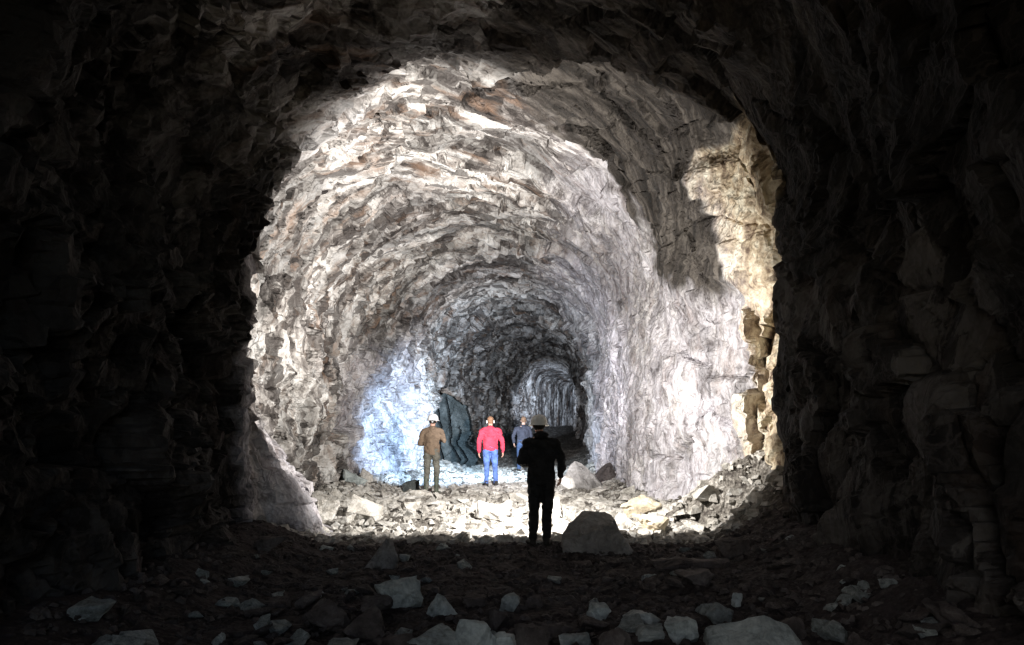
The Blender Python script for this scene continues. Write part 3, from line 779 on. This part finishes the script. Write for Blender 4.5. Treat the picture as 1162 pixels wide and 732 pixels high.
skin = cloth_material('skin', (0.52, 0.30, 0.22), .1, .6)
eye = cloth_material('eye', (0.7, 0.68, 0.64), .05, .3)
helm_grey = cloth_material('helmet_grey', (0.86, 0.86, 0.84), .05, .45); helm_white = cloth_material('helmet_white', (0.82, 0.82, 0.80), .04, .4)
black = cloth_material('black_cloth', (0.018, 0.018, 0.019), .4); boot = cloth_material('boot_leather', (0.03, 0.026, 0.022), .3, .7)
brown = cloth_material('brown_jacket', (0.17, 0.122, 0.085), .22); olive = cloth_material('olive_trousers', (0.13, 0.125, 0.105), .25); wader = cloth_material('rubber_boot', (0.075, 0.085, 0.065), .25, .5)
red = cloth_material('red_jacket', (0.55, 0.05, 0.085), .25); jean = cloth_material('blue_jeans', (0.10, 0.17, 0.42), .35)
navy = cloth_material('navy_jacket', (0.045, 0.043, 0.055), .25); jean2 = cloth_material('dark_jeans', (0.05, 0.075, 0.14), .3)
hair_d = cloth_material('dark_hair', (0.02, 0.015, 0.012), .3); hair_b = cloth_material('brown_hair', (0.22, 0.12, 0.07), .3)

def mats(j, t, b, h, hr): return dict(skin=skin, eye=eye, jacket=j, trousers=t, boot=b, helmet=h, hair=hr)
# man in black, seen from behind: right arm loose and slightly bent, left forearm in front
pA = dict(head=(-.03, .035, 1.645), neck=(-.015, .0, 1.50), hips=(0, 0, .96), hem=.10, hood=True, loose=1.14,
          shL=(-.19, 0, 1.425), elL=(-.275, .0, 1.15), haL=(-.16, .25, 1.08), shR=(.185, 0, 1.425), elR=(.285, -.02, 1.16), haR=(.275, .07, .945),
          hjL=(-.095, 0, .90), knL=(-.10, .02, .49), anL=(-.115, -.02, .09), hjR=(.095, 0, .90), knR=(.085, .03, .49), anR=(.07, .0, .09), ftL=-.3, ftR=.3, boot=.10)
person((0.40, 9.64, g1(.40, 9.64)), R(2), pA, mats(black, black, boot, helm_grey, hair_d), 'man in black seen from behind in a pale grey hard hat, at the shadow edge', 'helmet', 1.08)
# man in brown: both forearms in front of him
pB = dict(head=(.015, .06, 1.615), neck=(.01, .02, 1.475), hips=(0, 0, .95), hem=.06,
          shL=(-.185, 0, 1.40), elL=(-.255, .0, 1.12), haL=(-.13, .24, 1.10), shR=(.19, .01, 1.40), elR=(.27, -.01, 1.17), haR=(.20, .24, 1.18),
          hjL=(-.09, 0, .89), knL=(-.11, .03, .48), anL=(-.13, 0, .09), hjR=(.09, 0, .89), knR=(.10, .03, .48), anR=(.10, 0, .09), ftL=-.3, ftR=.3, boot=.28)
person((-1.74, 15.3, g1(-1.74, 15.3)), R(-4), pB, mats(brown, olive, wader, helm_white, hair_d), 'man in a brown jacket and white hard hat, leftmost of the four men', 'hood_helmet', 1.0)
# man in red: arms hanging
pC = dict(muffs=True, head=(.0, .04, 1.60), neck=(0, .01, 1.465), hips=(0, 0, .95), hem=.03,
          shL=(-.20, 0, 1.395), elL=(-.275, -.02, 1.11), haL=(-.275, .04, .86), shR=(.20, 0, 1.395), elR=(.285, -.02, 1.11), haR=(.30, .05, .87),
          hjL=(-.09, 0, .89), knL=(-.09, .04, .48), anL=(-.10, .0, .09), hjR=(.09, 0, .89), knR=(.11, .02, .48), anR=(.13, -.03, .09), ftL=-.2, ftR=.3)
person((-0.52, 17.0, g1(-.52, 17.0)), R(3), pC, mats(red, jean, boot, helm_white, hair_b), 'man in a red jacket and blue jeans, arms hanging, white at his ears', 'hair', 1.03)
# fourth man further in, mid-stride, leaning a little
pD = dict(head=(.03, .10, 1.60), neck=(.02, .06, 1.455), hips=(0, 0, .95), hem=.05,
          shL=(-.19, .03, 1.385), elL=(-.29, -.04, 1.13), haL=(-.26, .10, .92), shR=(.19, .05, 1.385), elR=(.25, .08, 1.11), haR=(.20, .28, 1.0),
          hjL=(-.09, 0, .89), knL=(-.10, .16, .50), anL=(-.10, .18, .09), hjR=(.09, 0, .89), knR=(.09, -.02, .48), anR=(.10, -.25, .14))
person((0.33, 21.3, g1(.33, 21.3)), R(6), pD, mats(navy, jean2, boot, helm_white, hair_b), 'bare-headed man in a dark blue jacket partly hidden behind the man in black', 'hair', 1.02)
